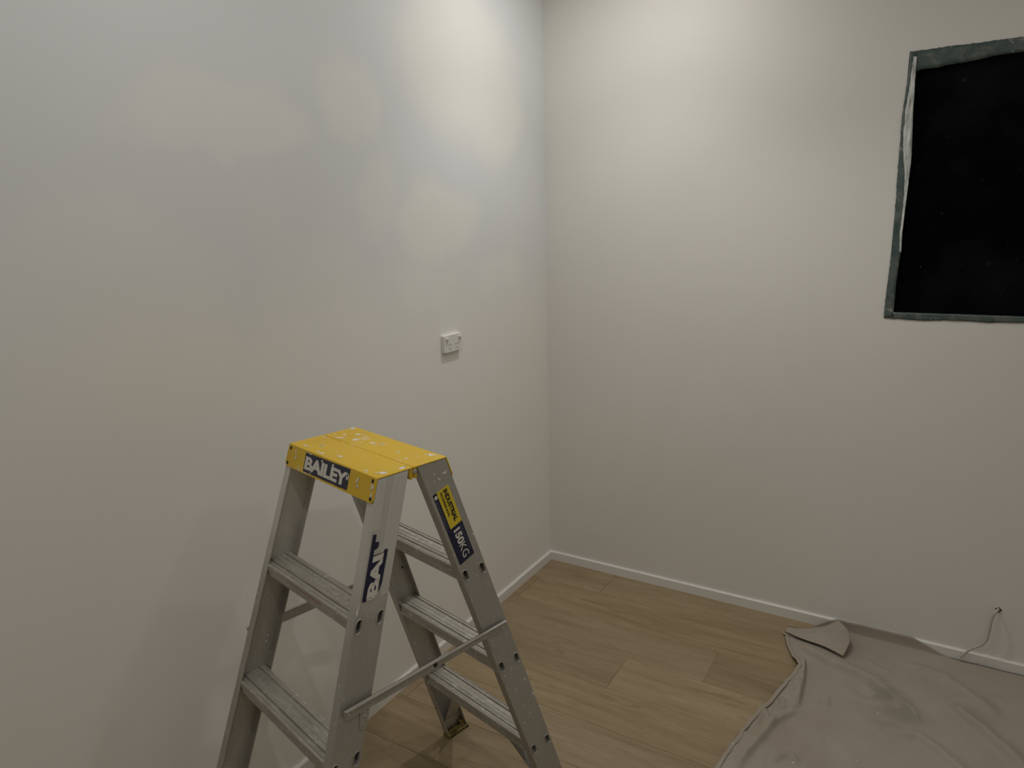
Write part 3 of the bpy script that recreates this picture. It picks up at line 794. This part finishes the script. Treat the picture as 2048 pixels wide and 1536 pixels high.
MB().add([r1(.0745 + .0050 * math.cos(a), -.0645 + .0048 * math.sin(a)) for a in [k_ * math.pi / 8 for k_ in range(16)]], [tuple(range(16))]).build('emblem', m_white_print, lab3)

# small notice on the lip of the upper front tread
nl = lambda u, z: (u, -(vf(TREADS[0] - .015) - .0034 + .0003), z)
nl2 = lambda u, z: (u, -(vf(TREADS[0] - .015) - .0034 + .0006), z)
lab4 = poly_on('label', [(-.088, .8965), (.078, .8965), (.078, .8855), (-.088, .8855)], nl, plain('faded_notice_print', srgb(176, 170, 156), .6), lad)
a_, b_ = MB(), MB(); rg = random.Random(3)
for i in range(26):
    u = -.084 + i * .0062
    (b_ if i > 12 else a_).add([nl2(u, .8925), nl2(u + rg.uniform(.002, .0045), .8925), nl2(u + .0035, .8895), nl2(u, .8895)], [(0, 1, 2, 3)])
prop(a_.build('fine_print', m_faint_print, lab4), kind='stuff'); prop(b_.build('fine_print', m_red_print, lab4), kind='stuff')

# ---- dried paint splashes on the ladder
m_splash = plain('dried_paint_splash', (.80, .735, .62, 1), .7)
m_splash_white = plain('dried_white_paint_splash', (.82, .80, .75, 1), .7)
def splash(parent, fn, spots, mat, seed):
    mb = MB(); rg = random.Random(seed)
    for (x, y, rx, ry, ang) in spots:
        for q in range(rg.randint(2, 4)):
            cx, cy = (x, y) if q == 0 else (x + rg.uniform(-1.4, 1.4) * rx, y + rg.uniform(-1.4, 1.4) * ry); k_ = 1 if q == 0 else rg.uniform(.2, .5)
            n = 11; pts = []
            for i in range(n):
                a = 2 * math.pi * i / n; r = rg.uniform(.45, 1.15) * k_; px, py = rx * r * math.cos(a), ry * r * math.sin(a)
                pts.append((cx + px * math.cos(ang) - py * math.sin(ang), cy + px * math.sin(ang) + py * math.cos(ang)))
            c0 = fn(cx, cy); base = len(mb.v); mb.v.append(tuple(c0)); mb.v += [tuple(fn(*p)) for p in pts]
            mb.f += [(base, base + 1 + i, base + 1 + (i + 1) % n) for i in range(n)]
    return prop(mb.build('paint_splash', mat, parent), kind='stuff')
ct = lambda u, v_: (min(max(u, -Wt / 2), Wt / 2), min(max(v_, -D - .002), D + .002), H + .0003)
splash(caps[-1], ct, [(-.171, -.010, .010, .004, .4), (-.112, -.055, .012, .006, .3), (-.06, -.086, .016, .004, .1), (.001, -.069, .011, .005, .2), (-.143, -.081, .018, .004, .05), (.174, -.070, .014, .008, .8), (.183, -.022, .009, .010, 1.0), (.135, -.085, .010, .005, .2), (-.047, -.053, .005, .003, .3), (.04, -.03, .004, .002, 1), (.09, -.05, .003, .002, 0)], m_splash, 1)
splash(caps[1], ct, [(-.139, .012, .018, .005, .9), (-.125, .062, .012, .006, .2), (-.092, .031, .008, .010, .5), (-.03, .043, .018, .006, .3), (-.005, .056, .010, .005, 1.0), (.135, .026, .007, .005, .5), (.081, .04, .006, .004, 2)], m_splash, 2)
splash(caps[1], ct, [(-.183, .083, .010, .008, .1), (.158, .081, .012, .006, .3)], m_splash_white, 3)
splash(caps[-1], f2, [(-.151, 1.174, .005, .007, .2), (-.154, 1.188, .003, .008, .1), (.127, 1.180, .004, .009, -.3), (.131, 1.168, .006, .006, .2), (.184, 1.180, .005, .007, 0), (.187, 1.164, .004, .008, 0), (-.085, 1.1955, .012, .002, 0)], m_splash, 4)
rw = lambda z, b: sp(1, 1, -.0004, b, z)
splash(stiles[(1, 1)], rw, [(1.168, .048, .005, .0015, .1), (1.152, .040, .005, .003, .5), (1.163, .018, .003, .008, .2), (1.150, .055, .002, .002, 0), (.985, .003, .005, .002, 0), (.512, .012, .007, .0025, .2), (.455, .004, .005, .004, .4), (.56, .070, .004, .002, 0)], m_splash_white, 5)
fw_ = lambda z, b: sp(1, -1, -.0004, b, z)
splash(stiles[(1, -1)], fw_, [(.925, .004, .016, .004, 0), (.905, .030, .003, .001, 0), (.897, .048, .002, .001, 0), (.936, .074, .003, .002, 0), (.70, .03, .003, .001, 0)], m_splash_white, 6)

# ------------------------------------------------------------------ ceiling downlights and added fill lamps
for (x, y, w, wb_, beam, label) in DOWNLIGHTS_AND_FILL:
    d = empty('ceiling_downlight_or_fill', (x, y, CEIL)); prop(d, label, 'downlight', 'ceiling downlights')
    ring = MB(); seg = 28
    prof = [(.038, -.0005), (.040, -.0060), (.052, -.0060), (.054, -.0045), (.054, -.0003)]
    ring.loft([[(r * math.cos(2 * math.pi * k_ / seg), r * math.sin(2 * math.pi * k_ / seg), z) for k_ in range(seg)] for r, z in prof], cap=False).build('trim_ring', m_lamp_trim, d)
    MB().disc((0, 0, -.0022), (0, 0, 1), .0385, .0018, 28).build('lens', m_lens, d)
    if w:
        ld = bpy.data.lights.new('downlight_or_fill_lamp', 'AREA'); ld.energy = w; ld.color = LIGHT_COLOR; ld.shape = 'DISK'; ld.size = .075
        lo = bpy.data.objects.new('downlight_or_fill_lamp', ld); C.objects.link(lo); lo.parent = d; lo.location = (0, 0, -.008)
    if wb_:
        ld = bpy.data.lights.new('downlight_beam', 'SPOT'); ld.energy = wb_; ld.color = LIGHT_COLOR; ld.spot_size = math.radians(beam); ld.spot_blend = .75; ld.shadow_soft_size = .04
        lo = bpy.data.objects.new('downlight_beam', ld); C.objects.link(lo); lo.parent = d; lo.location = (0, 0, -.05)
